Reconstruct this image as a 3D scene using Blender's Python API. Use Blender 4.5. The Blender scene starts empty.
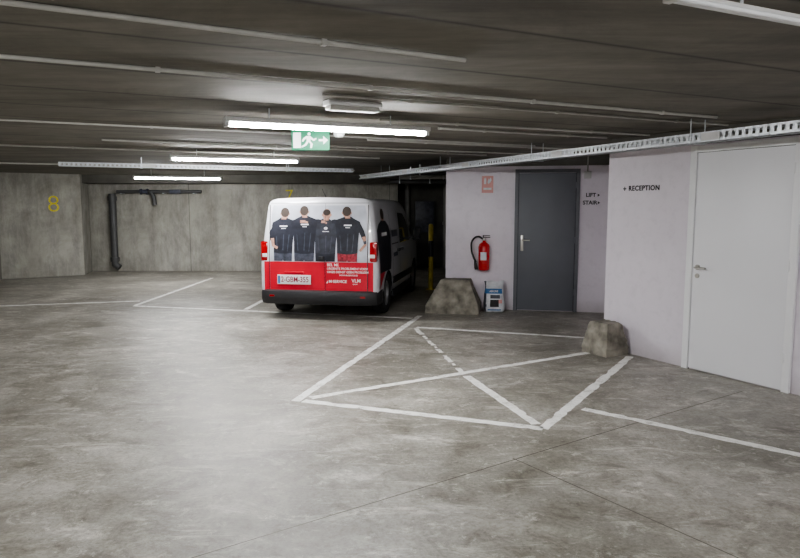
import bpy, bmesh, math, random
from mathutils import Vector, Matrix, noise as mnoise
random.seed(4)
C = bpy.context.scene.collection
CEIL = 2.28

# ---------------------------------------------------------------- materials
def nt(name):
    m = bpy.data.materials.new(name); m.use_nodes = True
    return m, m.node_tree.nodes, m.node_tree.links, m.node_tree.nodes['Principled BSDF']

def mat(name, col, rough=0.5, metal=0.0, var=0.06, scale=8.0, bump=0.0, emit=0.0, coat=0.0):
    m, N, L, b = nt(name)
    b.inputs['Roughness'].default_value = rough
    b.inputs['Metallic'].default_value = metal
    if coat: b.inputs['Coat Weight'].default_value = coat
    tc = N.new('ShaderNodeTexCoord'); no = N.new('ShaderNodeTexNoise')
    no.inputs['Scale'].default_value = scale; no.inputs['Detail'].default_value = 5
    L.new(tc.outputs['Object'], no.inputs['Vector'])
    r = N.new('ShaderNodeValToRGB')
    r.color_ramp.elements[0].position = 0.3; r.color_ramp.elements[1].position = 0.7
    r.color_ramp.elements[0].color = [c*(1-var) for c in col]+[1]
    r.color_ramp.elements[1].color = [min(1, c*(1+var)) for c in col]+[1]
    L.new(no.outputs['Fac'], r.inputs['Fac']); L.new(r.outputs['Color'], b.inputs['Base Color'])
    if bump:
        bp = N.new('ShaderNodeBump'); bp.inputs['Strength'].default_value = bump; bp.inputs['Distance'].default_value = 0.01
        L.new(no.outputs['Fac'], bp.inputs['Height']); L.new(bp.outputs['Normal'], b.inputs['Normal'])
    if emit:
        b.inputs['Emission Color'].default_value = (0.98, 0.985, 1, 1)
        b.inputs['Emission Strength'].default_value = emit
    return m

def ramp(N, L, src, stops):
    r = N.new('ShaderNodeValToRGB'); e = r.color_ramp.elements
    while len(e) < len(stops): e.new(0.5)
    for i, (p, c) in enumerate(stops):
        e[i].position = p; e[i].color = (list(c)+[1]) if len(c) == 3 else c
    L.new(src, r.inputs['Fac']); return r.outputs['Color']

def noise(N, L, vec, scale, detail=6, rough=0.55, dist=0.0):
    n = N.new('ShaderNodeTexNoise'); n.inputs['Scale'].default_value = scale
    n.inputs['Detail'].default_value = detail; n.inputs['Roughness'].default_value = rough
    n.inputs['Distortion'].default_value = dist
    L.new(vec, n.inputs['Vector']); return n.outputs['Fac']

def mixc(N, L, a, b, fac=1.0, mode='MULTIPLY'):
    m = N.new('ShaderNodeMix'); m.data_type = 'RGBA'; m.blend_type = mode
    if isinstance(fac, (int, float)): m.inputs[0].default_value = fac
    else: L.new(fac, m.inputs[0])
    L.new(a, m.inputs[6]); L.new(b, m.inputs[7]); return m.outputs[2]

def mapping(N, L, src, rotz=0, scale=(1, 1, 1), loc=(0, 0, 0)):
    m = N.new('ShaderNodeMapping'); m.inputs['Rotation'].default_value = (0, 0, rotz)
    m.inputs['Scale'].default_value = scale; m.inputs['Location'].default_value = loc
    L.new(src, m.inputs['Vector']); return m.outputs['Vector']

def floor_mat():
    m, N, L, b = nt('floor_polished_concrete')
    tc = N.new('ShaderNodeTexCoord').outputs['Object']
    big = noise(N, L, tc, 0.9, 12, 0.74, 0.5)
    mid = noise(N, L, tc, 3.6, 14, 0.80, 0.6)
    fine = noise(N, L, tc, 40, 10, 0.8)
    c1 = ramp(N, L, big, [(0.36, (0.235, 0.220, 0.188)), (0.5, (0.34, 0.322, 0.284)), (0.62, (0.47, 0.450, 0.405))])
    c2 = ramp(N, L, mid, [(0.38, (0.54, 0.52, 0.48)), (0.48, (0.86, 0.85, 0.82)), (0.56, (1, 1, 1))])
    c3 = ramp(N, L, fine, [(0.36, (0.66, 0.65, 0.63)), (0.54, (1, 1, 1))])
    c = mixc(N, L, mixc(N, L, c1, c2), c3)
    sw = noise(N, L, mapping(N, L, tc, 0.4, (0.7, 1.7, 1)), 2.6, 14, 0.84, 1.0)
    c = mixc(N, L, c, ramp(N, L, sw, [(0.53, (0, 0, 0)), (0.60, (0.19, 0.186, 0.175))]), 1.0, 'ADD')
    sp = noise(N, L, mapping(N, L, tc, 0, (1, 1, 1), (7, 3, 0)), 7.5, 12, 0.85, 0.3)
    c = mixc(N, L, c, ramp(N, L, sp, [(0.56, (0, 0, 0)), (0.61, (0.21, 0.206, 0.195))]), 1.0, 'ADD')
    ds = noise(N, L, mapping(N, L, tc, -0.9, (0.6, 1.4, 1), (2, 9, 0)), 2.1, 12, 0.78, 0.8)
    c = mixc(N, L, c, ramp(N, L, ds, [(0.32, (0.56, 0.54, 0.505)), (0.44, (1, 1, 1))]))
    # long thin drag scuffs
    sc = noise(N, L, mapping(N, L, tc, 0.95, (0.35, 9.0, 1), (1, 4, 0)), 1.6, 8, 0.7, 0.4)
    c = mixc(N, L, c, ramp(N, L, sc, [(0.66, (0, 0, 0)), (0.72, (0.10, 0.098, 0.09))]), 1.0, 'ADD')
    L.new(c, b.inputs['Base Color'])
    L.new(ramp(N, L, mid, [(0.3, (0.30,)*3), (0.7, (0.58,)*3)]), b.inputs['Roughness'])
    b.inputs['Specular IOR Level'].default_value = 0.45
    bp = N.new('ShaderNodeBump'); bp.inputs['Strength'].default_value = 0.25; bp.inputs['Distance'].default_value = 0.01
    L.new(mid, bp.inputs['Height']); L.new(bp.outputs['Normal'], b.inputs['Normal'])
    return m

def ceil_mat():
    m, N, L, b = nt('ceiling_shuttered_concrete')
    tc = N.new('ShaderNodeTexCoord').outputs['Object']
    v = mapping(N, L, tc, math.radians(-26), (1, 1, 1))
    vs = mapping(N, L, tc, math.radians(-26), (0.35, 2.2, 1))
    w = N.new('ShaderNodeTexWave'); w.bands_direction = 'Y'; w.wave_profile = 'SIN'
    w.inputs['Scale'].default_value = 0.40; w.inputs['Distortion'].default_value = 0.05; w.inputs['Detail'].default_value = 2
    L.new(v, w.inputs['Vector'])
    lines = ramp(N, L, w.outputs['Fac'], [(0.0, (0.45,)*3), (0.004, (0.85,)*3), (0.016, (1,)*3)])
    st = ramp(N, L, noise(N, L, vs, 1.6, 10, 0.70), [(0.3, (0.135, 0.124, 0.104)), (0.7, (0.260, 0.243, 0.210))])
    bl = ramp(N, L, noise(N, L, tc, 1.1, 10, 0.74, 0.5), [(0.35, (0.70,)*3), (0.62, (1,)*3)])
    L.new(mixc(N, L, mixc(N, L, st, lines), bl), b.inputs['Base Color'])
    b.inputs['Roughness'].default_value = 0.8
    bp = N.new('ShaderNodeBump'); bp.inputs['Strength'].default_value = 0.3; bp.inputs['Distance'].default_value = 0.01
    L.new(noise(N, L, vs, 6, 6), bp.inputs['Height']); L.new(bp.outputs['Normal'], b.inputs['Normal'])
    return m

def conc_wall():
    m, N, L, b = nt('wall_raw_concrete')
    tc = N.new('ShaderNodeTexCoord').outputs['Object']
    a = ramp(N, L, noise(N, L, tc, 0.9, 10, 0.72, 0.5), [(0.32, (0.27, 0.258, 0.222)), (0.5, (0.37, 0.358, 0.315)), (0.68, (0.49, 0.475, 0.43))])
    s = ramp(N, L, noise(N, L, mapping(N, L, tc, 0, (2, 2, 0.6)), 1.3, 12, 0.78), [(0.35, (0.60,)*3), (0.55, (1,)*3)])
    br = N.new('ShaderNodeTexBrick'); br.offset = 0; br.inputs['Scale'].default_value = 1
    br.inputs['Brick Width'].default_value = 2.4; br.inputs['Row Height'].default_value = 2.6
    br.inputs['Mortar Size'].default_value = 0.008; br.inputs['Color1'].default_value = (1, 1, 1, 1)
    br.inputs['Color2'].default_value = (0.90, 0.90, 0.90, 1); br.inputs['Mortar'].default_value = (0.5, 0.5, 0.5, 1)
    cmb = N.new('ShaderNodeCombineXYZ'); sp = N.new('ShaderNodeSeparateXYZ'); L.new(tc, sp.inputs[0])
    L.new(sp.outputs[0], cmb.inputs[0]); L.new(sp.outputs[2], cmb.inputs[1]); L.new(cmb.outputs[0], br.inputs['Vector'])
    L.new(mixc(N, L, mixc(N, L, a, s), br.outputs['Color']), b.inputs['Base Color'])
    b.inputs['Roughness'].default_value = 0.85
    return m

def paint_wall():
    m, N, L, b = nt('wall_lilac_white_paint')
    tc = N.new('ShaderNodeTexCoord').outputs['Object']
    a = ramp(N, L, noise(N, L, tc, 1.3, 7, 0.6), [(0.3, (0.80, 0.745, 0.81)), (0.7, (0.86, 0.81, 0.87))])
    s = ramp(N, L, noise(N, L, tc, 9, 7, 0.7), [(0.25, (0.90,)*3), (0.5, (1,)*3)])
    sp = N.new('ShaderNodeSeparateXYZ'); L.new(tc, sp.inputs[0])
    dirt = ramp(N, L, sp.outputs[2], [(0.0, (0.74, 0.73, 0.71)), (0.2, (0.95, 0.95, 0.95)), (0.5, (1, 1, 1))])
    L.new(mixc(N, L, mixc(N, L, a, s), dirt), b.inputs['Base Color'])
    b.inputs['Roughness'].default_value = 0.6
    bp = N.new('ShaderNodeBump'); bp.inputs['Strength'].default_value = 0.15; bp.inputs['Distance'].default_value = 0.01
    L.new(noise(N, L, tc, 14, 5), bp.inputs['Height']); L.new(bp.outputs['Normal'], b.inputs['Normal'])
    return m

def line_mat():
    m, N, L, b = nt('worn_white_road_paint')
    g = N.new('ShaderNodeNewGeometry').outputs['Position']
    n = noise(N, L, g, 6, 14, 0.88)
    L.new(ramp(N, L, n, [(0.38, (0.34, 0.32, 0.285)), (0.45, (0.72, 0.71, 0.67)), (0.52, (0.88, 0.875, 0.84))]), b.inputs['Base Color'])
    b.inputs['Roughness'].default_value = 0.6
    return m

M = dict(
    floor=floor_mat(), ceil=ceil_mat(), conc=conc_wall(), paint=paint_wall(), line=line_mat(),
    joint=mat('floor_joint_dark', (0.13, 0.12, 0.10), 0.9, var=0.2, scale=12),
    dark=mat('shade_darkened_concrete', (0.13, 0.125, 0.11), 0.9, var=0.3, scale=2),  # concrete darkened so the colour carries the shade of the unlit recess
    beam=mat('beam_concrete', (0.13, 0.125, 0.11), 0.9, var=0.2, scale=3),
    vwhite=mat('van_white_paint', (0.66, 0.66, 0.69), 0.28, var=0.01, coat=0.6),
    vred=mat('van_red_wrap', (0.60, 0.012, 0.035), 0.35, var=0.03, coat=0.4),
    vblack=mat('black_plastic', (0.02, 0.02, 0.022), 0.55, var=0.1),
    glass=mat('dark_car_glass', (0.015, 0.017, 0.02), 0.08, var=0.02, coat=0.5),
    rubber=mat('tyre_rubber', (0.018, 0.018, 0.018), 0.8, var=0.2, scale=30),
    rim=mat('steel_rim', (0.35, 0.35, 0.36), 0.4, 0.8),
    taillamp=mat('tail_lamp_red', (0.34, 0.008, 0.012), 0.12, var=0.05, coat=1),
    lampclear=mat('tail_lamp_clear', (0.75, 0.7, 0.7), 0.1, coat=1),
    white=mat('clean_white', (0.85, 0.85, 0.85), 0.45, var=0.02),
    dshirt=mat('print_black_shirt', (0.016, 0.018, 0.027), 0.4, var=0.4, scale=14),
    dshirt2=mat('print_charcoal_shirt', (0.034, 0.036, 0.048), 0.4, var=0.4, scale=14),
    dgrey=mat('print_dark_grey', (0.060, 0.064, 0.085), 0.4, var=0.5, scale=14),
    plaid=mat('print_red_trousers', (0.30, 0.03, 0.045), 0.4, var=0.8, scale=26),
    skin=mat('print_skin', (0.46, 0.26, 0.19), 0.4, var=0.3, scale=24),
    hair=mat('print_hair', (0.045, 0.032, 0.025), 0.4, var=0.2),
    sky=mat('print_pale_backdrop', (0.50, 0.52, 0.58), 0.35, var=0.22, scale=4),
    blue=mat('blue_print', (0.05, 0.17, 0.38), 0.5),
    door_white=mat('white_door_lacquer', (0.88, 0.88, 0.905), 0.4, var=0.012, scale=2),
    frame_white=mat('white_frame_lacquer', (0.91, 0.91, 0.925), 0.45, var=0.01),
    door_grey=mat('grey_door_lacquer', (0.160, 0.168, 0.190), 0.45, var=0.04, scale=3),
    frame_grey=mat('grey_frame_lacquer', (0.17, 0.175, 0.195), 0.5, var=0.04),
    steel=mat('brushed_steel', (0.50, 0.48, 0.45), 0.3, 0.95),
    galv=mat('galvanised_steel', (0.64, 0.67, 0.70), 0.4, 0.3, var=0.16, scale=25),
    pvc=mat('grey_white_pvc', (0.42, 0.41, 0.38), 0.5, var=0.12),
    pvcd=mat('dark_grey_pipe', (0.07, 0.07, 0.07), 0.5),
    tube=mat('fluorescent_tube', (1, 1, 1), 0.3, var=0, emit=225),
    batten=mat('batten_housing_white', (0.60, 0.60, 0.59), 0.5),
    tubeoff=mat('unlit_tube_glass', (0.85, 0.86, 0.88), 0.25, var=0.01),
    red=mat('extinguisher_red', (0.60, 0.012, 0.015), 0.25, coat=0.6),
    signred=mat('faded_sign_red', (0.74, 0.38, 0.35), 0.5),
    green=mat('exit_sign_green', (0.0, 0.18, 0.08), 0.4, var=0.02),
    yellow=mat('yellow_spray_paint', (0.64, 0.55, 0.05), 0.7, var=0.25, scale=20),
    yellowp=mat('yellow_post_paint', (0.42, 0.32, 0.03), 0.5, var=0.3),
    block=mat('cast_concrete_block', (0.27, 0.25, 0.21), 0.95, var=0.5, scale=8, bump=0.8),
    letter=mat('black_lettering', (0.015, 0.015, 0.02), 0.6),
    plate=mat('number_plate_white', (0.82, 0.82, 0.82), 0.35, var=0.01),
    platered=mat('number_plate_red', (0.24, 0.015, 0.04), 0.4),
    bag=mat('bag_white_plastic', (0.66, 0.68, 0.71), 0.3, var=0.18, scale=12, bump=0.6),
)

# ---------------------------------------------------------------- object helpers
def link(name, me, parent=None, loc=(0, 0, 0), rot=(0, 0, 0), mats=(), smooth=None):
    o = bpy.data.objects.new(name, me); C.objects.link(o)
    for mm in mats: me.materials.append(mm)
    if parent: o.parent = parent
    o.location = loc; o.rotation_euler = rot
    if smooth is not None:
        for p in me.polygons: p.use_smooth = True
        try: me.set_sharp_from_angle(angle=math.radians(smooth))
        except Exception: pass
    return o

def empty(name, loc=(0, 0, 0), rotz=0, label=None, cat=None, group=None):
    o = bpy.data.objects.new(name, None); C.objects.link(o)
    o.empty_display_size = 0.2; o.location = loc; o.rotation_euler = (0, 0, rotz)
    tag(o, label, cat, group); return o

def tag(o, label=None, cat=None, group=None, kind=None):
    if label: o['label'] = label
    if cat: o['category'] = cat
    if group: o['group'] = group
    if kind: o['kind'] = kind
    return o

def bm_mesh(bm, name):
    bmesh.ops.recalc_face_normals(bm, faces=bm.faces)
    me = bpy.data.meshes.new(name); bm.to_mesh(me); bm.free(); return me

def add_box(bm, x0, x1, y0, y1, z0, z1, mi=0):
    vs = [bm.verts.new(p) for p in [(x0,y0,z0),(x1,y0,z0),(x1,y1,z0),(x0,y1,z0),(x0,y0,z1),(x1,y0,z1),(x1,y1,z1),(x0,y1,z1)]]
    for f in [(0,1,2,3),(4,5,6,7),(0,1,5,4),(1,2,6,5),(2,3,7,6),(3,0,4,7)]:
        fc = bm.faces.new([vs[i] for i in f]); fc.material_index = mi

def boxes(name, lst, mats, parent=None, loc=(0,0,0), rot=(0,0,0), bevel=0):
    bm = bmesh.new()
    for b in lst: add_box(bm, *b)
    if bevel:
        bmesh.ops.bevel(bm, geom=bm.edges[:], offset=bevel, segments=2, affect='EDGES', profile=0.6)
    if not isinstance(mats, (list, tuple)): mats = [mats]
    return link(name, bm_mesh(bm, name), parent, loc, rot, mats, 35 if bevel else None)

def lathe(name, prof, m, parent=None, loc=(0,0,0), rot=(0,0,0), n=28):
    bm = bmesh.new(); rings = []
    for r, z in prof:
        if r < 1e-5: rings.append([bm.verts.new((0, 0, z))])
        else: rings.append([bm.verts.new((r*math.cos(2*math.pi*i/n), r*math.sin(2*math.pi*i/n), z)) for i in range(n)])
    for a, b in zip(rings, rings[1:]):
        for i in range(n):
            j = (i+1) % n
            if len(a) == 1 and len(b) == 1: continue
            if len(a) == 1: bm.faces.new((a[0], b[i], b[j]))
            elif len(b) == 1: bm.faces.new((a[i], a[j], b[0]))
            else: bm.faces.new((a[i], a[j], b[j], b[i]))
    return link(name, bm_mesh(bm, name), parent, loc, rot, [m], 40)

def cyl(name, r, h, m, parent=None, loc=(0,0,0), rot=(0,0,0), n=20):
    return lathe(name, [(0,0),(r,0),(r,h),(0,h)], m, parent, loc, rot, n)

def to_mesh(o):
    dg = bpy.context.evaluated_depsgraph_get(); dg.update()
    me = bpy.data.meshes.new_from_object(o.evaluated_get(dg))
    bpy.data.objects.remove(o); return me

def tube(name, pts, r, m, parent=None, loc=(0,0,0), rot=(0,0,0), smooth_path=False):
    cu = bpy.data.curves.new(name, 'CURVE'); cu.dimensions = '3D'; cu.bevel_depth = r; cu.bevel_resolution = 4; cu.use_fill_caps = True
    if smooth_path:
        s = cu.splines.new('BEZIER'); s.bezier_points.add(len(pts)-1)
        for bp, p in zip(s.bezier_points, pts): bp.co = p; bp.handle_left_type = bp.handle_right_type = 'AUTO'
    else:
        s = cu.splines.new('POLY'); s.points.add(len(pts)-1)
        for bp, p in zip(s.points, pts): bp.co = (*p, 1)
    o = bpy.data.objects.new('t', cu); C.objects.link(o)
    me = to_mesh(o); me.materials.clear()
    return link(name, me, parent, loc, rot, [m], 40)

def text(name, body, size, m, parent=None, loc=(0,0,0), rot=(math.pi/2,0,0), align='LEFT', bold=0.0, sx=1.0, depth=0.0012, space=1.0):
    cu = bpy.data.curves.new(name, 'FONT'); cu.body = body; cu.size = size; cu.extrude = depth; cu.offset = bold
    cu.align_x = align; cu.align_y = 'CENTER'; cu.resolution_u = 4; cu.space_character = space
    o = bpy.data.objects.new('t', cu); C.objects.link(o)
    me = to_mesh(o); me.materials.clear()
    for v in me.vertices: v.co.x *= sx
    return link(name, me, parent, loc, rot, [m])

def decal(name, polys, mats, fn, parent=None, loc=(0,0,0), rot=(0,0,0), step=0.0008, base=0.004, cut=0.0):
    """printed artwork: flat polygons (pts, material index) laid on a surface fn(x,z,offset)->3d, sliced so they follow its curve"""
    bm = bmesh.new()
    for k, (pts, mi) in enumerate(polys):
        off = base + step*k
        t = bmesh.new()
        t.faces.new([t.verts.new((x, 0, z)) for x, z in pts])
        if cut:
            z0 = min(p[1] for p in pts); z1 = max(p[1] for p in pts)
            zc = math.ceil(z0/cut)*cut
            while zc < z1:
                bmesh.ops.bisect_plane(t, geom=t.verts[:]+t.edges[:]+t.faces[:], dist=1e-5, plane_co=(0, 0, zc), plane_no=(0, 0, 1)); zc += cut
        vm = {v: bm.verts.new(fn(v.co.x, v.co.z, off)) for v in t.verts}
        for f in t.faces:
            nf = bm.faces.new([vm[v] for v in f.verts]); nf.material_index = mi
        t.free()
    bmesh.ops.triangulate(bm, faces=bm.faces[:])
    me = bpy.data.meshes.new(name); bm.to_mesh(me); bm.free()
    return link(name, me, parent, loc, rot, mats)

def ell(cx, cz, rx, rz, n=16):
    return [(cx+rx*math.cos(2*math.pi*i/n), cz+rz*math.sin(2*math.pi*i/n)) for i in range(n)]
def quad(x0, x1, z0, z1): return [(x0, z0), (x1, z0), (x1, z1), (x0, z1)]
flat = lambda x, z, off: (x, -off, z)

# ---------------------------------------------------------------- structure
bm = bmesh.new()
X0, X1, Y0, Y1 = -9.8, 11.5, -6.0, 18.6
add_box(bm, X0, X1, Y0, Y1, -0.2, 0.0, 0)
def strip(bm, p, q, w, z, mi):
    p = Vector(p); q = Vector(q); d = (q-p).normalized(); n = Vector((-d.y, d.x))*w/2
    f = bm.faces.new([bm.verts.new((*(a), z)) for a in (p+n, p-n, q-n, q+n)]); f.material_index = mi
for p, q in [((-1.25, 2.55), (0.95, 4.1)), ((0.95, 4.1), (2.9, 5.45)), ((0.70, 3.95), (1.9, 2.2)), ((-9, 8.6), (0.2, 8.9)), ((-2.1, 2.0), (-1.25, 2.55))]:
    strip(bm, p, q, 0.007, 0.0006, 1)
me = bpy.data.meshes.new('floor'); bm.to_mesh(me); bm.free()
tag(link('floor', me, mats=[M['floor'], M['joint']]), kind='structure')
tag(boxes('ceiling', [(X0, X1, Y0, Y1, CEIL, CEIL+0.2)], M['ceil']), kind='structure')

def wall(name, p, q, m, z0=0, z1=CEIL, th=0.2, flip=1):
    p = Vector(p); q = Vector(q); d = q-p; a = math.atan2(d.y, d.x)
    y0, y1 = (0, th) if flip > 0 else (-th, 0)
    o = boxes(name, [(0, d.length, y0, y1, z0, z1)], m, loc=(p.x, p.y, 0), rot=(0, 0, a))
    return tag(o, kind='structure')

wall('wall_back', (-7.45, 15.9), (-0.05, 15.9), M['conc'])
wall('wall_back_bay', (-8.56, 14.1), (-7.2, 15.0), M['conc'])
wall('wall_back_return', (-7.2, 15.0), (-7.45, 15.9), M['conc'], flip=1)
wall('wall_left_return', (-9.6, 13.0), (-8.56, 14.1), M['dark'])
wall('wall_left', (-9.6, -6), (-9.6, 13.0), M['conc'])
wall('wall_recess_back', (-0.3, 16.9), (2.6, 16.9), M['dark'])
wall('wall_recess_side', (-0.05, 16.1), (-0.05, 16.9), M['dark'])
wall('wall_rear', (11, -5.8), (-9.8, -5.8), M['conc'])

RW = (2.26, 7.22); RA = math.atan2(-0.877, 0.48)
DW = (1.74, 9.88); DA = math.atan2(-0.208, 0.978)
def onR(s, z=0, out=0): 
    return (RW[0]+math.cos(RA)*s+math.sin(RA)*out, RW[1]+math.sin(RA)*s-math.cos(RA)*out, z)
def onD(s, z=0, out=0):
    return (DW[0]+math.cos(DA)*s+math.sin(DA)*out, DW[1]+math.sin(DA)*s-math.cos(DA)*out, z)
PT = 2.13
tag(boxes('wall_reception', [(0, 15, 0, 0.2, 0, PT)], M['paint'], loc=(*RW, 0), rot=(0, 0, RA)), kind='structure')
tag(boxes('trim_1', [(0, 15, 0.02, 0.2, PT, CEIL)], M['beam'], loc=(*RW, 0), rot=(0, 0, RA)), kind='structure')
tag(boxes('wall_lift', [(-1.063, 1.55, 0, 0.2, 0, 2.15)], M['paint'], loc=(*DW, 0), rot=(0, 0, DA)), kind='structure')
tag(boxes('trim_3', [(-1.063, 1.55, 0.01, 0.2, 2.15, CEIL)], M['beam'], loc=(*DW, 0), rot=(0, 0, DA)), kind='structure')
e = onD(-1.063)
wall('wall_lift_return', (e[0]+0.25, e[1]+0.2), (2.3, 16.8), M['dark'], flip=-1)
e2 = onD(1.45)
wall('wall_lobby_side', (RW[0]+0.17, RW[1]+0.12), (e2[0], e2[1]-0.02), M['paint'], flip=-1, th=0.15)
tag(boxes('trim_2', [(-9.6, 2.2, 15.2, 15.88, 2.09, CEIL)], M['beam']), kind='structure')

# ---------------------------------------------------------------- doors
d1 = empty('door_1', onD(0.0), DA); tag(d1, kind='structure')
W = 0.87
boxes('door_frame', [(-0.03, 0.02, -0.035, 0.0, 0, 2.10), (W-0.02, W+0.03, -0.035, 0.0, 0, 2.10), (0.02, W-0.02, -0.035, 0.0, 2.05, 2.10)], M['frame_grey'], d1)
boxes('door_leaf', [(0.026, W-0.026, -0.02, -0.001, 0.012, 2.044)], M['door_grey'], d1, bevel=0.002)
boxes('door_seal', [(0.019, 0.027, -0.024, -0.002, 0.0, 2.05), (W-0.027, W-0.019, -0.024, -0.002, 0.0, 2.05)], M['vblack'], d1)
boxes('handle_plate', [(0.065, 0.105, -0.028, -0.019, 0.90, 1.13)], M['steel'], d1, bevel=0.003)
tube('handle', [(0.085, -0.025, 1.06), (0.085, -0.075, 1.06), (0.10, -0.082, 1.06), (0.20, -0.082, 1.06)], 0.010, M['steel'], d1)
cyl('lock_cylinder', 0.012, 0.012, M['steel'], d1, (0.085, -0.026, 0.97), (math.pi/2, 0, 0))
for z in (0.25, 1.02, 1.82):
    cyl('hinge', 0.010, 0.09, M['frame_grey'], d1, (W-0.018, -0.043, z), n=12)

d2 = empty('door_2', onR(1.05), RA); tag(d2, kind='structure')
W = 1.03
boxes('door_frame', [(-0.01, 0.055, -0.03, 0.0, 0, 2.115), (W-0.055, W+0.01, -0.03, 0.0, 0, 2.115), (0.055, W-0.055, -0.03, 0.0, 2.055, 2.115)], M['frame_white'], d2, bevel=0.003)
boxes('door_leaf', [(0.060, W-0.060, -0.018, -0.001, 0.012, 2.050)], M['door_white'], d2, bevel=0.002)
boxes('door_seal', [(0.053, 0.061, -0.010, -0.001, 0.0, 2.055), (W-0.061, W-0.053, -0.010, -0.001, 0.0, 2.055), (0.06, W-0.06, -0.010, -0.001, 2.049, 2.057)], M['vblack'], d2)
cyl('handle_rose', 0.026, 0.009, M['steel'], d2, (0.115, -0.017, 0.985), (math.pi/2, 0, 0))
tube('handle', [(0.115, -0.02, 0.985), (0.115, -0.065, 0.985), (0.125, -0.072, 0.985), (0.235, -0.072, 0.985)], 0.0095, M['steel'], d2)
cyl('lock_rose', 0.022, 0.009, M['steel'], d2, (0.115, -0.017, 0.905), (math.pi/2, 0, 0))
for z in (0.25, 1.02, 1.82):
    cyl('hinge', 0.007, 0.09, M['frame_white'], d2, (W-0.05, -0.032, z), n=12)

# ---------------------------------------------------------------- wall lettering
le = empty('wall_lettering', onR(0.21, 1.74, 0.002), RA, 'black RECEPTION lettering with plus mark on lilac wall', 'lettering')
decal('plus_mark', [(quad(0, .042, -.006, .006), 0), (quad(.015, .027, -.021, .021), 0)], [M['letter']], flat, le, base=.001, step=.0001)
text('letters', 'RECEPTION', 0.070, M['letter'], le, (.072, 0, 0), bold=0.0020, sx=.98, space=1.12)
for z, s, body in ((1.72, .985, 'LIFT'), (1.61, .945, 'STAIR')):
    le = empty('wall_lettering', onD(s, z, 0.002), DA, 'small black %s lettering with arrow mark beside grey door' % body, 'lettering')
    text('letters', body, 0.078, M['letter'], le, (0, 0, 0), bold=0.002)
    ax = .165 if body == 'LIFT' else .210
    decal('arrow_mark', [([(ax, -.02), (ax+.032, .0), (ax, .02)], 0)], [M['letter']], flat, le, base=.001)
a8 = math.atan2(0.9, 1.36)
o = text('painted_number', '8', 0.52, M['yellow'], None, (-8.56+1.36*0.66, 14.1+0.9*0.66-0.003, 1.60), (math.pi/2, 0, a8), align='CENTER', bold=-0.006)
tag(o, 'yellow sprayed number 8 on raw concrete wall', 'painted number')
o = text('painted_number', '7', 0.42, M['yellow'], None, (-2.65, 15.899, 1.80), (math.pi/2, 0, 0), align='CENTER', bold=-0.003)
tag(o, 'yellow sprayed number 7 on raw concrete wall', 'painted number')

# ---------------------------------------------------------------- parking lines
def pline(p, q, w=0.080, t0=0.0, t1=0.0, label='worn white painted parking bay line on concrete floor', jit=.12):
    p = Vector(p); q = Vector(q); d = (q-p).normalized(); p = p+d*t0; q = q-d*t1
    n = Vector((-d.y, d.x))*w/2
    c = (p+q)/2
    bm = bmesh.new()
    k = max(2, int((q-p).length/0.05)); A = []; B = []
    for i in range(k+1):
        t = p.lerp(q, i/k)
        j1 = 1+random.uniform(-jit-.05, jit-.02); j2 = 1+random.uniform(-jit-.05, jit-.02)
        if random.random() < .07: j1 -= .35
        if random.random() < .07: j2 -= .35
        A.append(bm.verts.new((*(t+n*j1-c), 0))); B.append(bm.verts.new((*(t-n*j2-c), 0)))
    for i in range(k): bm.faces.new((A[i], B[i], B[i+1], A[i+1]))
    r = bmesh.ops.extrude_face_region(bm, geom=bm.faces[:])
    for v in [g for g in r['geom'] if isinstance(g, bmesh.types.BMVert)]: v.co.z -= 0.0014
    o = link('parking_line', bm_mesh(bm, 'parking_line'), None, (c.x, c.y, 0.0015), mats=[M['line']])
    return tag(o, label, 'parking line', 'painted parking lines')
pline((-6.9, 10.12), (-4.31, 10.84))
pline((-4.19, 10.29), (-4.12, 14.4), t0=.045)
pline((-4.19, 10.29), (0.42, 9.07), t1=.26)
pline((-2.35, 9.87), (-2.1, 13.9), t0=.05)
pline((-0.832, 5.19), (0.457, 9.98), t0=-.03, t1=.65)
pline((-0.832, 5.19), (1.005, 4.50), t0=.06)
pline((-0.832, 5.19), (2.17, 7.03), t0=.12, t1=.12)
pline((1.005, 4.50), (2.40, 6.75), t0=.0)
pline((0.169, 8.45), (2.40, 7.68), t0=.05)
pline((0.603, 5.99), (1.005, 4.50), t0=.04, t1=.10)
pline((1.37, 5.0), (3.15, 3.45), t0=.06)
for a, b, wd in [(0, .17, .06), (.21, .28, .04), (.33, .44, .055), (.47, .50, .03), (.53, .60, .045), (.66, .78, .06), (.81, .84, .03), (.89, .96, .06)]:
    p = Vector((0.20, 8.35)); q = Vector((0.603, 5.99))
    pline(p.lerp(q, a), p.lerp(q, b), w=wd, label='worn broken fragment of a white floor line', jit=.3)

# ---------------------------------------------------------------- van
van = empty('van', (-1.125, 9.02, 0), -math.radians(10), 'white and red delivery van with printed team photo on rear doors', 'van')
HW = 0.84
lv = [(.22, .92), (.29, .975), (.42, 1.0), (.60, 1.005), (.78, 1.0), (.90, .985), (1.05, .965), (1.20, .948), (1.35, .925), (1.48, .905), (1.56, .89), (1.61, .87), (1.645, .825), (1.665, .74), (1.675, .54), (1.68, .15)]
def wf(z):
    for (a, u), (b, v) in zip(lv, lv[1:]):
        if a <= z <= b: return HW*(u+(v-u)*(z-a)/(b-a))
    return HW*(lv[0][1] if z < lv[0][0] else lv[-1][1])
def ry(z):
    if z < 0.86: return 0.0
    t = (z-0.86)/0.82
    return 0.10*t + 0.04*max(0, (z-1.60)/0.08)**2
def top(y):
    P = [(0, 1.68), (2.3, 1.68), (2.6, 1.63), (2.85, 1.48), (3.3, 1.08), (3.5, 1.0), (3.9, .90), (4.0, .80)]
    for (a, u), (b, v) in zip(P, P[1:]):
        if a <= y <= b: return u+(v-u)*(y-a)/(b-a)
    return 1.68
bm = bmesh.new(); R = []
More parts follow.
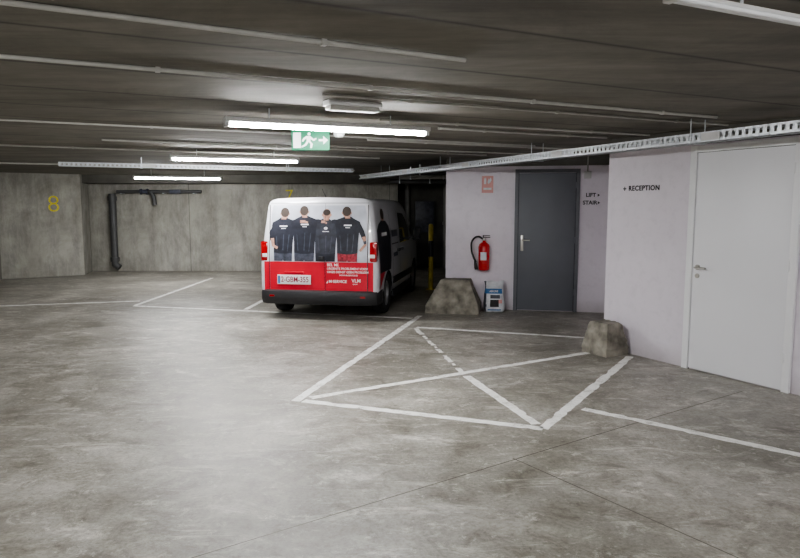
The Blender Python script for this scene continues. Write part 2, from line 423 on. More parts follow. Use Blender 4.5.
sts = [(0, .060), (.010, .032), (.03, .013), (.07, .004), (.12, 0), (.5, 0), (.9, 0), (1.4, 0), (1.9, 0), (2.3, 0), (2.6, 0), (2.85, 0), (3.1, .0), (3.3, .005), (3.5, .012), (3.7, .03), (3.88, .08), (3.97, .16), (4.0, .24)]
for y, ins in sts:
    L_, R_ = [], []
    for z, u in lv:
        zz = z
        if z > .9: zz = .9+(z-.9)*(top(y)-.9)/.78
        if y >= 3.5: zz = min(zz, top(y)) if z > .6 else z
        w = HW*u-ins
        yy = y+ry(z)*max(0, 1-y/1.2)
        L_.append(bm.verts.new((-max(w, .05), yy, zz))); R_.append(bm.verts.new((max(w, .05), yy, zz)))
    R.append((L_, R_))
K = len(lv)
for (La, Ra), (Lb, Rb) in zip(R, R[1:]):
    for k in range(K-1):
        bm.faces.new((La[k], Lb[k], Lb[k+1], La[k+1])); bm.faces.new((Ra[k], Ra[k+1], Rb[k+1], Rb[k]))
    bm.faces.new((La[0], Ra[0], Rb[0], Lb[0])); bm.faces.new((La[-1], Lb[-1], Rb[-1], Ra[-1]))
for (Lx, Rx) in (R[0], R[-1]):
    for k in range(K-1): bm.faces.new((Lx[k], Lx[k+1], Rx[k+1], Rx[k]))
bmesh.ops.remove_doubles(bm, verts=bm.verts[:], dist=0.0005)
body_me = bm_mesh(bm, 'van_body')
WY = (0.72, 3.18)
tmp = link('tmp_body', body_me)
cut = []
for y in WY:
    for sx in (-1, 1):
        c = cyl('cut', 0.335, 0.34, M['vblack'], None, (sx*0.73-0.17, y, 0.30), (0, math.pi/2, 0), n=40)
        cut.append(c); md = tmp.modifiers.new('b', 'BOOLEAN'); md.operation = 'DIFFERENCE'; md.object = c; md.solver = 'EXACT'
bm_ = to_mesh(tmp); bm_.materials.clear()
for c in cut: bpy.data.objects.remove(c)
bm_.materials.append(M['vwhite'])
body = link('body', bm_, van, mats=[M['vblack']], smooth=32)
for p in bm_.polygons:
    c = p.center
    for y in WY:
        if abs(math.hypot(c.y-y, c.z-.30)-.325) < 0.02 and abs(c.x) < .83 and abs(p.normal.x) < .5: p.material_index = 1
        if math.hypot(c.y-y, c.z-.30) < 0.335 and abs(c.x) < .62: p.material_index = 1
    if c.z < .24 and p.normal.z < -.5: p.material_index = 1

rear = lambda x, z, off: (x, ry(z)-off, z)
def panel(name, x0, x1, z0, z1, m, off0, off1, parent, n=14):
    bm = bmesh.new(); F = []
    for i in range(n+1):
        z = z0+(z1-z0)*i/n
        F.append([bm.verts.new(rear(x, z, o)) for o in (off0, off1) for x in (x0, x1)])
    for a, b in zip(F, F[1:]):
        bm.faces.new((a[2], a[3], b[3], b[2])); bm.faces.new((a[0], a[2], b[2], b[0])); bm.faces.new((a[1], b[1], b[3], a[3]))
        bm.faces.new((a[0], b[0], b[1], a[1]))
    bm.faces.new([F[0][0], F[0][1], F[0][3], F[0][2]]); bm.faces.new([F[-1][0], F[-1][2], F[-1][3], F[-1][1]])
    return link(name, bm_mesh(bm, name), parent, mats=[m])
dl = panel('rear_door', -0.690, 0.096, 0.40, 1.60, M['vwhite'], -0.02, 0.006, van)
dr = panel('rear_door', 0.106, 0.690, 0.40, 1.60, M['vwhite'], -0.02, 0.006, van)
decal('red_wrap', [(quad(-.69, .097, .40, .80), 0)], [M['vred']], rear, dl, base=.0075)
decal('red_wrap', [(quad(.105, .69, .40, .80), 0)], [M['vred']], rear, dr, base=.0075)
decal('corner_wrap', [(quad(-.775, -.695, .39, .80), 0)], [M['vred']], rear, van, base=.002)
decal('corner_wrap', [(quad(.695, .775, .39, .80), 0)], [M['vred']], rear, van, base=.002)

# printed team photo: four people seen from behind, arms round each other's shoulders
polys = [([(-.688, .805), (.688, .805), (.685, 1.0), (.68, 1.2), (.675, 1.46), (.65, 1.57), (-.65, 1.57), (-.675, 1.46), (-.68, 1.2), (-.685, 1.0)], 0)]
def back(cx, tz, w, shirt, trs, lean=0.0, mark=0, bald=False, sk=0.0):
    P = []; sh = tz-.175; wa = .955
    P.append(([(cx-w*.80, .808), (cx-w*.04, .808), (cx, .83), (cx+w*.04, .808), (cx+w*.80, .808), (cx+w*.84, .93), (cx+w*.80, wa+.02), (cx-w*.80, wa+.02), (cx-w*.84, .93)], trs))
    P.append(([(cx-w*.84, wa-.03), (cx-w*.30, wa-.045), (cx+w*.30, wa-.045), (cx+w*.84, wa-.03), (cx+w*.86, wa+.10), (cx+w*.96, sh-.13), (cx+w*1.06, sh-.06+sk), (cx+w*.98, sh-.012+sk), (cx+w*.48, sh+.024+sk/2), (cx+w*.25, sh+.045),
               (cx-w*.25, sh+.045), (cx-w*.48, sh+.024-sk/2), (cx-w*.98, sh-.012-sk), (cx-w*1.06, sh-.06-sk), (cx-w*.96, sh-.13), (cx-w*.86, wa+.10)], shirt))
    P.append(([(cx-w*.06, wa), (cx+w*.03, wa), (cx+w*.05, sh-.18), (cx, sh-.19)], 2))
    P.append(([(cx+w*.35, wa-.02), (cx+w*.43, wa-.01), (cx+w*.55, sh-.18), (cx+w*.48, sh-.2)], 2))
    P.append(([(cx-w*.55, wa), (cx-w*.48, wa-.01), (cx-w*.60, sh-.22), (cx-w*.66, sh-.2)], 2))
    P.append(([(cx-.036, sh+.02), (cx+.036, sh+.02), (cx+.032+lean, sh+.08), (cx-.032+lean, sh+.08)], 3))
    P.append((ell(cx+lean, tz-.070, .060, .076), 3))
    P.append((ell(cx+lean-.061, tz-.080, .010, .017, 8), 3)); P.append((ell(cx+lean+.061, tz-.080, .010, .017, 8), 3))
    P.append((ell(cx+lean, tz-.060, .061, .066, 16) if not bald else ell(cx+lean, tz-.045, .054, .044, 12), 4))
    if mark == 0:
        P.append((quad(cx-.055, cx+.055, sh-.083, sh-.065), 5)); P.append((quad(cx-.032, cx+.032, sh-.110, sh-.100), 5))
    else:
        P.append((ell(cx, sh-.085, .026, .020, 10), 5)); P.append((quad(cx-.046, cx+.046, sh-.134, sh-.123), 5))
    return P
def arm(pts, th, mi):
    A, B = [], []
    for i, (x, z) in enumerate(pts):
        a = pts[max(0, i-1)]; b = pts[min(len(pts)-1, i+1)]
        dx, dz = b[0]-a[0], b[1]-a[1]; l = math.hypot(dx, dz); t = th*(1-.30*i/(len(pts)-1))/2
        A.append((x-dz/l*t, z+dx/l*t)); B.append((x+dz/l*t, z-dx/l*t))
    return (A+B[::-1], mi)
polys += back(-.50, 1.535, .160, 1, 2, .018, 0, sk=.01)
polys += [arm([(-.61, 1.30), (-.674, 1.19), (-.660, 1.09)], .076, 1), arm([(-.66, 1.12), (-.645, 1.02), (-.58, .985)], .048, 3)]
polys += back(.105, 1.520, .170, 7, 1, .010, 1, bald=True, sk=-.008)
polys += back(-.195, 1.560, .172, 1, 2, -.010, 0, sk=.006)
polys += back(.415, 1.550, .170, 1, 6, -.018, 0, sk=-.012)
polys += [arm([(-.40, 1.335), (-.33, 1.345), (-.25, 1.35)], .068, 1), arm([(-.26, 1.35), (-.20, 1.352), (-.15, 1.335)], .036, 3),
          arm([(-.07, 1.345), (.0, 1.355), (.05, 1.350)], .068, 1), arm([(.04, 1.35), (.09, 1.345), (.12, 1.325)], .034, 3),
          arm([(.28, 1.345), (.22, 1.355), (.19, 1.350)], .064, 1),
          arm([(.54, 1.33), (.614, 1.21), (.648, 1.12)], .082, 1), arm([(.642, 1.15), (.664, 1.04), (.59, .955)], .048, 3), arm([(.655, 1.09), (.662, 1.05)], .046, 2)]
decal('team_photo_print', polys, [M['sky'], M['dshirt'], M['dgrey'], M['skin'], M['hair'], M['white'], M['plaid'], M['dshirt2']], rear, van, base=.0075, step=.00012, cut=.08)
boxes('door_gap', [(0.0975, 0.1045, -0.0080, 0.0, 0.40, 0.86)], M['vblack'], van)
decal('door_gap', [(quad(.0985, .1025, .86, 1.595), 0)], [M['vblack']], rear, van, base=.020, cut=.08)
decal('door_gap', [(quad(-.702, -.692, .40, 1.58), 0)], [M['vblack']], rear, van, base=.0055, cut=.08)
decal('door_gap', [(quad(.692, .702, .40, 1.58), 0)], [M['vblack']], rear, van, base=.0055, cut=.08)
decal('door_gap', [(quad(-.70, .70, 1.600, 1.606), 0)], [M['vblack']], rear, van, base=.0045)
def vtext(s, size, x, z, m=M['white'], al='LEFT', b=.0004):
    return text('wrap_lettering', s, size, m, van, (x, -0.011, z), align=al, bold=b)
vtext('BEL ME', .054, .13, .762)
vtext('URGENTE PROBLEMEN? VOOR', .042, .13, .712)
vtext('ONZE DIENST GEEN PROBLEEM', .041, .13, .665)
vtext('WWW.M-SERVICE.BE', .028, .30, .622)
vtext('M·SERVICE', .054, .155, .535, b=.0008)
vtext('VLM', .068, .475, .548, b=.0008)
vtext('GROUP', .020, .49, .502)
decal('wrap_emblem', [([(.116, .512), (.146, .555), (.140, .512)], 0)], [M['white']], rear, van, base=.011)
npz = boxes('number_plate', [(-.58, -.10, -.026, -.008, .488, .618)], M['plate'], van, bevel=.004)
boxes('plate_band', [(-.572, -.538, -.0285, -.0255, .500, .607)], M['blue'], npz)
text('plate_lettering', '2-GBM-355', .106, M['platered'], npz, (-.527, -.028, .553), bold=.0010, sx=.80)
boxes('plate_lamp', [(-.48, -.20, -.03, .0, .635, .665)], M['vred'], van, bevel=.006)
boxes('handle', [(.015, .085, -.035, -.005, .82, .88)], M['vblack'], dl, bevel=.008)
bm = bmesh.new()
prof = [(-.845, .30), (-.845, .12), (-.82, .0), (-.74, -.06), (-.6, -.080), (-.3, -.088), (0, -.090), (.3, -.088), (.6, -.080), (.74, -.06), (.82, .0), (.845, .12), (.845, .30)]
secs = [(.215, -.03), (.25, -.008), (.29, 0), (.37, 0), (.395, -.012), (.41, -.05)]
G = [[bm.verts.new((x*(1+i_*.25), y-i_, z)) for x, y in prof] for z, i_ in secs]
for a, b in zip(G, G[1:]):
    for i in range(len(prof)-1): bm.faces.new((a[i], a[i+1], b[i+1], b[i]))
bm.faces.new(G[-1]); bm.faces.new(G[0][::-1])
link('rear_bumper', bm_mesh(bm, 'b'), van, mats=[M['vblack']], smooth=40)
boxes('bumper_reflector', [(-.68, -.60, -.079, -.05, .32, .345)], M['taillamp'], van); boxes('bumper_reflector', [(.60, .68, -.079, -.05, .32, .345)], M['taillamp'], van)
for s in (-1, 1):
    xs = sorted((s*.722, s*.824))
    t = boxes('tail_lamp', [(xs[0], xs[1], -.004, .12, .80, 1.08)], M['taillamp'], van, bevel=.025)
    xs = sorted((s*.730, s*.800))
    boxes('lamp_lens', [(xs[0], xs[1], -.008, .08, .86, .91)], M['lampclear'], t, bevel=.008)
boxes('brake_lamp', [(-.11, .11, .125, .16, 1.615, 1.630)], M['taillamp'], van, bevel=.005)
for s in (-1, 1):
    def fn(y, z, off, s=s):
        ins = .06*max(0, 1-(y-ry(z))/.08)**2
        return (s*(wf(z)-ins+off), y, z)
    def q(pts): return pts if s > 0 else pts[::-1]
    decal('side_window', [(q([(1.78, .98), (2.78, .98), (2.72, 1.18), (2.50, 1.36), (2.28, 1.44), (1.84, 1.46)]), 0)], [M['glass']], fn, van, base=.006, cut=.06)
    for y in (1.70, 1.10):
        decal('door_seam', [(q(quad(y, y+.01, .30, 1.5)), 0)], [M['vblack']], fn, van, base=.0035, cut=.05)
    decal('door_seam', [(q(quad(2.88, 2.89, .35, .78)), 0)], [M['vblack']], fn, van, base=.0035, cut=.05)
    decal('slide_rail', [(q(quad(1.12, 1.68, .985, 1.0)), 0)], [M['vblack']], fn, van, base=.0035)
    boxes('side_moulding', [(min(s*.835, s*.858), max(s*.835, s*.858), 1.08, 2.80, .40, .50)], M['vblack'], van, bevel=.006)
    boxes('sill', [(min(s*.78, s*.845), max(s*.78, s*.845), 1.08, 2.80, .20, .30)], M['vblack'], van, bevel=.01)
    g = [(q([(.13, .42), (.37, .58), (.50, .66), (.60, .80), (.13, .80)]), 0),
         (q([(.13, .64), (.90, .64), (1.0, .90), (1.06, 1.12), (.98, 1.27), (.78, 1.35), (.48, 1.36), (.28, 1.31), (.135, 1.22), (.13, .90)]), 1),
         (q(ell(.60, 1.43, .11, .085)), 2), (q(ell(.60, 1.45, .115, .078, 12)), 3),
         (q(quad(.40, .78, 1.14, 1.19)), 5),
         (q(quad(1.14, 1.62, 1.10, 1.20)), 4), (q(quad(1.14, 1.5, .80, .86)), 4)]
    decal('side_wrap_print', g, [M['vred'], M['dshirt'], M['skin'], M['hair'], M['dgrey'], M['white']], fn, van, base=.006, step=.0006, cut=.03)
    boxes('door_handle', [(min(s*.83, s*.862), max(s*.83, s*.862), 1.80, 1.94, .86, .90)], M['vblack'], van, bevel=.006)
    boxes('sliding_door_handle', [(min(s*.83, s*.862), max(s*.83, s*.862), 1.50, 1.64, .86, .90)], M['vblack'], van, bevel=.006)
    mx = boxes('wing_mirror', [(min(s*.90, s*1.04), max(s*.90, s*1.04), 2.58, 2.68, .98, 1.20)], M['vblack'], van, bevel=.03)
    boxes('mirror_arm', [(min(s*.80, s*.92), max(s*.80, s*.92), 2.61, 2.66, 1.0, 1.04)], M['vblack'], mx)
    boxes('mirror_glass', [(min(s*.915, s*1.025), max(s*.915, s*1.025), 2.574, 2.582, 1.0, 1.18)], M['glass'], mx)
bm = bmesh.new()
vs = [bm.verts.new(p) for p in [(-.60, 2.80, 1.535), (.60, 2.80, 1.535), (.70, 3.28, 1.125), (-.70, 3.28, 1.125)]]; bm.faces.new(vs)
link('windscreen', bm_mesh(bm, 'w'), van, mats=[M['glass']])
for s in (-1, 1): boxes('head_lamp', [(min(s*.55, s*.76), max(s*.55, s*.76), 3.78, 3.95, .66, .80)], M['lampclear'], van, bevel=.03)
boxes('grille', [(-.5, .5, 3.95, 4.01, .45, .70)], M['vblack'], van, bevel=.01)
tube('antenna', [(0, .45, 1.675), (0, .25, 1.80)], .004, M['vblack'], van)
for y in WY:
    for s in (-1, 1):
        w = lathe('wheel', [(.17, -.07), (.19, -.085), (.26, -.095), (.285, -.085), (.297, -.06), (.30, -.03), (.30, .03), (.297, .06), (.285, .085), (.26, .095), (.19, .085), (.17, .07)], M['rubber'], van, (s*.735, y, .30), (0, math.pi/2, 0), 40)
        lathe('rim', [(0, .045), (.05, .055), (.07, .04), (.12, .05), (.15, .03), (.172, .075), (.185, .08), (.185, -.075), (.0, -.05)], M['rim'], w, (0, 0, 0), (0, 0 if s > 0 else math.pi, 0), 32)

# ---------------------------------------------------------------- concrete blocks
def block(name, loc, rz, w, d, h, tw, td, label, jit, skew=0.0):
    bm = bmesh.new()
    rings = []
    for t, a, b in [(0, 1, 1), (.22, 1, 1), (1, tw, td)]:
        rings.append([bm.verts.new((sx*w/2*a+skew*max(0, t-.22), sy*d/2*b, h*t)) for sx, sy in ((-1, -1), (1, -1), (1, 1), (-1, 1))])
    for a, b in zip(rings, rings[1:]):
        for i in range(4): bm.faces.new((a[i], a[(i+1) % 4], b[(i+1) % 4], b[i]))
    bm.faces.new(rings[0][::-1]); bm.faces.new(rings[-1])
    bmesh.ops.bevel(bm, geom=[e for e in bm.edges if e.calc_face_angle(0) > .2], offset=.012, segments=2, affect='EDGES')
    bmesh.ops.subdivide_edges(bm, edges=[e for e in bm.edges if e.calc_length() > .05], cuts=9, use_grid_fill=True)
    for v in bm.verts:
        if v.co.z > .01:
            n1 = mnoise.noise(v.co*9+Vector((w*7, 0, 0))); n2 = mnoise.noise(v.co*28)
            c0 = Vector((0, 0, h*.45)); dr_ = (v.co-c0).normalized()
            v.co += dr_*(n1*jit*1.6+n2*jit-max(0, n1-.25)*jit*4)
    o = link(name, bm_mesh(bm, name), None, loc, (0, 0, rz), [M['block']], 30)
    return tag(o, label, 'concrete block', 'concrete guard blocks')
block('concrete_block', (0.80, 9.74, 0), DA, .78, .50, .49, .54, .50, 'rough tapered concrete guard block at the wall corner', .007, .04)
block('concrete_block', onR(.22, 0, .20), RA, .35, .32, .335, .74, .66, 'small tapered concrete guard block against the wall end', .010)

# ---------------------------------------------------------------- fire extinguisher & sign
fe = empty('fire_extinguisher', onD(-0.47, 0.60, 0.10), DA, 'red fire extinguisher with black hose hung on the wall', 'fire extinguisher')
lathe('cylinder', [(0, 0), (.065, 0), (.082, .015), (.085, .04), (.085, .36), (.072, .395), (.04, .42), (.024, .43), (.024, .45), (0, .45)], M['red'], fe)
lathe('valve', [(0, .445), (.022, .445), (.026, .46), (.022, .49), (0, .49)], M['steel'], fe)
boxes('operating_lever', [(-.015, .09, -.012, .012, .495, .507), (-.02, .085, -.010, .010, .522, .532), (-.02, -.005, -.01, .01, .49, .53)], M['vblack'], fe)
tube('hose', [(-.02, 0, .475), (-.09, -.03, .51), (-.165, -.04, .46), (-.185, -.04, .33), (-.15, -.05, .20), (-.11, -.06, .13)], .014, M['vblack'], fe, smooth_path=True)
lathe('nozzle', [(0, 0), (.024, 0), (.026, .02), (.016, .12), (.012, .14), (0, .14)], M['vblack'], fe, (-.105, -.065, .02), (0, -.15, 0))
boxes('label_sticker', [(-.045, .045, -.088, -.079, .16, .28)], M['bag'], fe, bevel=0)
boxes('wall_bracket', [(-.03, .03, .075, .10, .05, .42)], M['vblack'], fe)
cyl('pressure_gauge', .016, .012, M['white'], fe, (0, -.022, .475), (math.pi/2, 0, 0))

sg = empty('fire_sign', onD(-0.44, 1.76, 0.0), DA, 'small faded red fire extinguisher sign on the wall', 'sign')
boxes('sign_plate', [(-.085, .085, -.006, 0, 0, .25)], M['signred'], sg)
decal('pictogram', [([(-.05, .13), (-.02, .13), (-.02, .21), (-.035, .225), (-.05, .21)], 0), ([(.01, .13), (.04, .15), (.06, .19), (.045, .23), (.03, .19), (.02, .22), (0, .16)], 0), (quad(-.06, .06, .045, .075), 0)], [M['bag']], flat, sg, base=.0075)

# absorbent bag on floor
bg = empty('absorbent_bag', onD(-0.30, 0, 0.24), DA+.12, 'crumpled white and blue printed plastic bag of absorbent', 'bag')
BP = [(0, .130, .070), (.02, .150, .098), (.09, .158, .112), (.2, .150, .104), (.28, .146, .095), (.34, .138, .075), (.39, .130, .04), (.43, .140, .010), (.46, .150, .006)]
def bagr(z):
    for (a, u, p), (b, v, q_) in zip(BP, BP[1:]):
        if a <= z <= b: f = (z-a)/(b-a); return u+(v-u)*f, p+(q_-p)*f
    return BP[-1][1:]
def crumple(x, y, z):
    n = mnoise.noise(Vector((x*16, y*10+3, z*14)))*.011+mnoise.noise(Vector((x*40, 5, z*35)))*.004
    return n if z > .012 else 0
def bagpt(a, z):
    w, d = bagr(z); x = w*math.copysign(abs(math.cos(a))**.55, math.cos(a)); y = d*math.copysign(abs(math.sin(a))**.8, math.sin(a))
    k = crumple(x, y, z); top_ = max(0, z-.38)*.12*math.sin(x*45)
    return (x*(1+k*2), y+math.copysign(k, y)+top_, z+(mnoise.noise(Vector((x*12, 0, 9)))*.018 if z > .42 else 0))
bm = bmesh.new(); rings = []
zs = [i*.46/26 for i in range(27)]
NB = 48
for z in zs: rings.append([bm.verts.new(bagpt(2*math.pi*(i+.5)/NB, z)) for i in range(NB)])
for a, b in zip(rings, rings[1:]):
    for i in range(NB): bm.faces.new((a[i], a[(i+1) % NB], b[(i+1) % NB], b[i]))
bm.faces.new(rings[0][::-1]); bm.faces.new(rings[-1])
for f in bm.faces:
    c = f.calc_center_median()
    if c.y < 0 and len(f.verts) == 4:
        x, z = c.x, c.z
        mi = 0
        if .29 < z < .35 and x < .11: mi = 1
        elif -.07 < x < .05 and .09 < z < .19: mi = 2
        elif .06 < x < .115 and .14 < z < .20: mi = 3
        elif -.10 < x < .10 and .03 < z < .06: mi = 1
        elif -.06 < x < .08 and .215 < z < .262: mi = 4
        elif x < -.12: mi = 4
        f.material_index = mi
link('bag_body', bm_mesh(bm, 'bag'), bg, mats=[M['bag'], M['blue'], M['vblack'], M['signred'], M['dgrey']], smooth=60)
text('bag_lettering', 'ABSORB', .040, M['white'], bg, (-.01, -.106, .320), align='CENTER', bold=.0006, sx=.85)

jb = empty('junction_box', onD(1.00, 1.96, 0), DA, 'small white junction box with conduit above the doorway corner', 'junction box')
boxes('box_body', [(-.05, .05, -.05, 0, 0, .10)], M['batten'], jb, bevel=.005)
tube('conduit', [(0, -.02, .10), (0, -.02, CEIL-1.96)], .009, M['pvc'], jb)

# ---------------------------------------------------------------- ceiling luminaires
def luminaire(p, q, z=2.15, lit=True, label='suspended twin fluorescent batten light, lit'):
    p = Vector(p); q = Vector(q); d = q-p; a = math.atan2(d.y, d.x); L_ = d.length; c = (p+q)/2
    e = empty('ceiling_light', (c.x, c.y, z), a, label, 'ceiling light', 'fluorescent ceiling lights')
    h = L_/2
    hh = .072 if lit else .020
    boxes('housing', [(-h, h, -hh, hh, .014 if lit else .006, .050 if lit else .018)], M['batten'], e, bevel=.006 if lit else .002)
    for s in (-1, 1):
        boxes('end_cap', [(min(s*h, s*(h-.03)), max(s*h, s*(h-.03)), -.045 if lit else -.022, .045 if lit else .022, -.018 if lit else -.010, .03 if lit else .016)], M['batten'], e, bevel=.004)
        tube('fluorescent_tube', [(-h+.03, s*(.022 if lit else .012), 0), (h-.03, s*(.022 if lit else .012), 0)], .014 if lit else .0075, M['tube' if lit else 'tubeoff'], e)
        zz = .045 if lit else .015
        cyl('mounting_rod', .005, CEIL-z-zz, M['galv'], e, (s*h*.6, 0, zz), n=10)
    return e
luminaire((-1.275, 4.89), (.223, 5.556))
luminaire((-2.90, 8.43), (-1.36, 8.97))
luminaire((-5.20, 13.0), (-3.60, 13.45), z=2.11)
luminaire((.80, 2.05), (2.25, 2.74), z=2.17, lit=False, label='slim unlit twin tube batten under the ceiling')
# unseen luminaires added out of view to brighten the walls and floor
luminaire((-3.7, .75), (-2.35, 1.40))
luminaire((1.3, -.75), (2.65, -.10))
luminaire((-2.0, -3.2), (-.65, -2.55))
luminaire((3.9, -1.2), (5.25, -.55))
luminaire((-8.0, 6.6), (-6.65, 7.25))

el = empty('emergency_light', (-.33, 4.72, CEIL), math.radians(26), 'unlit grey box emergency light fixed to the ceiling', 'emergency light')
boxes('housing', [(-.20, .20, -.065, .065, -.035, 0)], M['batten'], el, bevel=.006)
boxes('diffuser', [(-.185, .185, -.055, .055, -.065, -.034)], M['pvc'], el, bevel=.012)

ex = empty('exit_sign', (-.80, 6.0, 2.055), math.radians(-2), 'green and white emergency exit sign hanging from the ceiling', 'exit sign')
boxes('sign_plate', [(-.17, .17, -.006, .006, 0, .175)], M['green'], ex, bevel=.001)
for s in (-1, 1): cyl('hanger_rod', .003, CEIL-2.055-.17, M['galv'], ex, (s*.13, 0, .172), n=8)
P = []
P.append(([(-.155, .02), (-.085, .02), (-.085, .155), (-.155, .155)], 0))
mx0 = -.015
P.append((ell(mx0+.004, .143, .014, .015, 12), 0))
P.append(([(mx0-.02, .125), (mx0+.02, .123), (mx0+.014, .075), (mx0-.018, .072)], 0))
P.append(([(mx0-.02, .125), (mx0-.05, .105), (mx0-.062, .078), (mx0-.05, .073), (mx0-.036, .092), (mx0-.015, .105)], 0))
P.append(([(mx0+.015, .122), (mx0+.045, .098), (mx0+.068, .108), (mx0+.070, .096), (mx0+.045, .08), (mx0+.01, .10)], 0))
P.append(([(mx0-.018, .080), (mx0+.004, .078), (mx0-.022, .042), (mx0-.062, .020), (mx0-.068, .034), (mx0-.037, .052)], 0))
P.append(([(mx0-.006, .080), (mx0+.016, .078), (mx0+.038, .053), (mx0+.028, .018), (mx0+.012, .018), (mx0+.02, .050)], 0))
P.append(([(.075, .097), (.115, .097), (.115, .125), (.158, .0875), (.115, .05), (.115, .078), (.075, .078)], 0))
decal('pictogram', P, [M['white']], flat, ex, base=.0075, step=.0001)

sd = empty('smoke_detector', (-.545, 6.0, CEIL), 0, 'round white smoke detector on the ceiling', 'smoke detector')
lathe('detector_base', [(0, 0), (.062, 0), (.062, -.02), (.055, -.03), (0, -.03)], M['white'], sd)
lathe('detector_head', [(.050, -.03), (.050, -.085), (.035, -.11), (0, -.115)], M['white'], sd)

# conduits
def conduit(p, q, r=.012, z=None, m='pvc', label='thin grey conduit clipped to the concrete ceiling'):
    z = z if z else CEIL-r-.002
    p = Vector(p); q = Vector(q); d = q-p; a = math.atan2(d.y, d.x); L_ = d.length
    e = empty('ceiling_conduit', (p.x, p.y, z), a, label, 'conduit', 'ceiling conduits')
    tube('pipe', [(0, 0, 0), (L_, 0, 0)], r, M[m], e)
    k = max(2, int(L_/1.1))
    for i in range(k):
        x = (i+.5)*L_/k
        boxes('pipe_clip', [(x-.012, x+.012, -r-.004, r+.004, -r-.003, CEIL-z)], M['pvc'], e)
    return e
conduit((-1.40-.9, 2.40-.47), (.32, 3.34), .011)
conduit((-1.91-1, 3.25-.48), (2.55, 5.42), .011)
conduit((-.5, 4.35), (2.9, 5.95), .009)
conduit((-.17, 5.58), (2.51, 6.76), .010)
conduit((.35, 6.15), (2.15, 6.98), .012)
conduit((-1.06, 7.87), (2.2, 9.35), .011)
conduit((-.35, 7.2), (2.2, 8.38), .012)
conduit((-3.9, 5.3), (1.6, 7.95), .009)
conduit((-6.6, 6.9), (-.3, 9.9), .011)
conduit((-3.2, 7.2), (1.2, 9.3), .011)
conduit((-8.3, 10.2), (-.9, 13.2), .014)
conduit((.3, 1.2), (3.2, 2.5), .007)

# cable trays
def tray(p, q, z, w, h, label, pitch=.05):
    p = Vector(p); q = Vector(q); d = q-p; a = math.atan2(d.y, d.x); L_ = d.length
    e = empty('cable_tray', (p.x, p.y, z), a, label, 'cable tray', 'perforated cable trays')
    lst = []
    for s in (-1, 1):
        y0, y1 = sorted((s*w/2, s*(w/2-.002)))
        lst += [(0, L_, y0, y1, 0, h*.26), (0, L_, y0, y1, h*.78, h)]
        n = int(L_/pitch)
        for i in range(n): lst.append((i*pitch, i*pitch+pitch*.5, y0, y1, h*.26, h*.78))
    n = int(L_/.1)
    lst += [(0, L_, -w/2, -w/2+w*.2, 0, .002), (0, L_, w/2-w*.2, w/2, 0, .002), (0, L_, -w*.15, w*.15, 0, .002)]
    for i in range(n): lst.append((i*.1, i*.1+.06, -w/2, w/2, 0, .002))
    boxes('tray_channel', lst, M['galv'], e)
    x = 1.2
    while x < L_-.2:
        boxes('joint_plate', [(x-.09, x+.09, -w/2-.003, -w/2, h*.12, h*.88), (x-.09, x+.09, w/2, w/2+.003, h*.12, h*.88)], M['batten'], e); x += 2.0
    k = max(2, int(L_/1.9))
    for i in range(k):
        x = (i+.5)*L_/k
        boxes('hanger', [(x-.015, x+.015, -w/2-.008, w/2+.008, -.006, -.001), (x-.004, x+.004, -w/2-.008, -w/2-.003, -.006, CEIL-z), (x-.004, x+.004, w/2+.003, w/2+.008, -.006, CEIL-z)], M['galv'], e)
    for i in range(3):
        y = -w*.3+i*w*.3
        tube('cable', [(0, y, .012), (L_*.3, y+.008, .013), (L_*.6, y-.006, .012), (L_, y, .012)], .008, M['vblack'] if i != 1 else M['pvc'], e)
    return e
tray((3.88, 2.54), (-.72, 12.88), 2.080, .15, .080, 'galvanised perforated cable tray running along the painted walls', .06)
tray((-4.85, 9.50), (-.80, 11.2), 2.125, .12, .06, 'galvanised perforated cable tray under the concrete ceiling', .06)

# ---------------------------------------------------------------- drain pipes on rear wall
dp = empty('drain_pipe', (-6.83, 15.78, 0), 0, 'dark grey drain pipe with elbows on raw concrete wall', 'pipe')
tube('vertical_pipe', [(.10, 0, .10), (0, 0, .18), (0, 0, 1.86)], .085, M['pvcd'], dp)
cyl('pipe_collar', .105, .10, M['pvcd'], dp, (0, 0, .25)); cyl('pipe_collar', .105, .10, M['pvcd'], dp, (0, 0, 1.70))
dp2 = empty('valve_pipe', (-6.6, 15.74, 1.86), 0, 'dark grey water pipe with valve along the concrete wall', 'pipe')
tube('horizontal_pipe', [(-.1, 0, .05), (1.9, 0, .05)], .04, M['pvcd'], dp2)
tube('branch_pipe', [(.70, 0, .05), (.78, -.02, -.08), (.80, -.02, -.26)], .05, M['pvcd'], dp2)
lathe('valve', [(0, -.09), (.07, -.09), (.07, -.06), (.045, -.05), (.045, .05), (.07, .06), (.07, .09), (0, .09)], M['dgrey'], dp2, (.55, 0, .05), (0, math.pi/2, 0))
boxes('coupling', [(1.15, 1.42, -.05, .05, 0, .10)], M['dgrey'], dp2, bevel=.01)
for x in (0, 1.0, 1.72): boxes('wall_bracket', [(x-.02, x+.02, -.02, .155, .0, .02)], M['galv'], dp2)

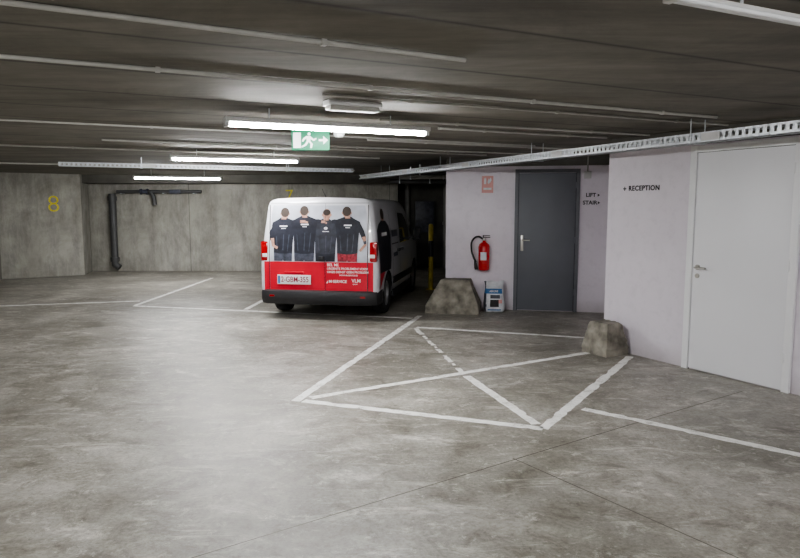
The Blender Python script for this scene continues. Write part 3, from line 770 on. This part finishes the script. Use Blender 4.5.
for i, (y, x0, x1) in enumerate([(11.6, .15, 1.15), (12.3, .0, 1.25), (13.3, -.2, 1.4)]):
    e = empty('service_pipe', (x0, y, 2.14-.04*i), math.radians(-8), 'dark service pipe hung below the ceiling', 'pipe', 'service pipes')
    tube('pipe', [(0, 0, 0), (x1-x0-.1, 0, 0)], .045, M['pvcd' if i != 1 else 'pvc'], e)
    for t in (.2, .8): boxes('hanger', [(t-.01, t+.01, -.05, .05, -.05, CEIL-2.14+.04*i)], M['galv'], e)
cb = empty('wall_cabinet', (.62, 16.78, .9), 0, 'dark grey electrical cabinet on the recess wall', 'cabinet')
boxes('cabinet_body', [(-.25, .25, -.16, .12, 0, .8)], M['pvcd'], cb, bevel=.01)
boxes('cabinet_door', [(-.23, .23, -.175, -.16, .02, .78)], M['dgrey'], cb, bevel=.004)
for x in (.18, 1.15):
    rp = empty('riser_pipe', (x, 16.75, 0), 0, 'vertical service riser pipe in the recess', 'pipe', 'riser pipes')
    cyl('pipe', .06, CEIL-.01, M['pvc'], rp); cyl('pipe_collar', .075, .08, M['pvc'], rp, (0, 0, 1.1))

yb = empty('bollard', (.58, 12.4, 0), 0, 'dull yellow steel guard post beside the van', 'bollard')
lathe('post', [(0, 0), (.045, 0), (.045, 1.20), (.035, 1.23), (0, 1.24)], M['yellowp'], yb)
cyl('black_band', .047, .30, M['vblack'], yb, (0, 0, .62))
cyl('base_flange', .09, .012, M['yellowp'], yb)

w = bpy.data.worlds.new('world'); bpy.context.scene.world = w; w.use_nodes = True
w.node_tree.nodes['Background'].inputs[0].default_value = (.5, .5, .52, 1)
w.node_tree.nodes['Background'].inputs[1].default_value = 0.05
try:
    bpy.context.scene.view_settings.look = 'AgX - Medium High Contrast'
except Exception:
    pass

# ---------------------------------------------------------------- camera
cam = bpy.data.cameras.new('camera'); co = bpy.data.objects.new('camera', cam); C.objects.link(co)
co.location = (0, 0, 1.55); co.rotation_euler = (math.radians(90-6.23), 0, 0)
cam.lens = 29.7; cam.sensor_width = 36; cam.clip_start = 0.05
bpy.context.scene.camera = co
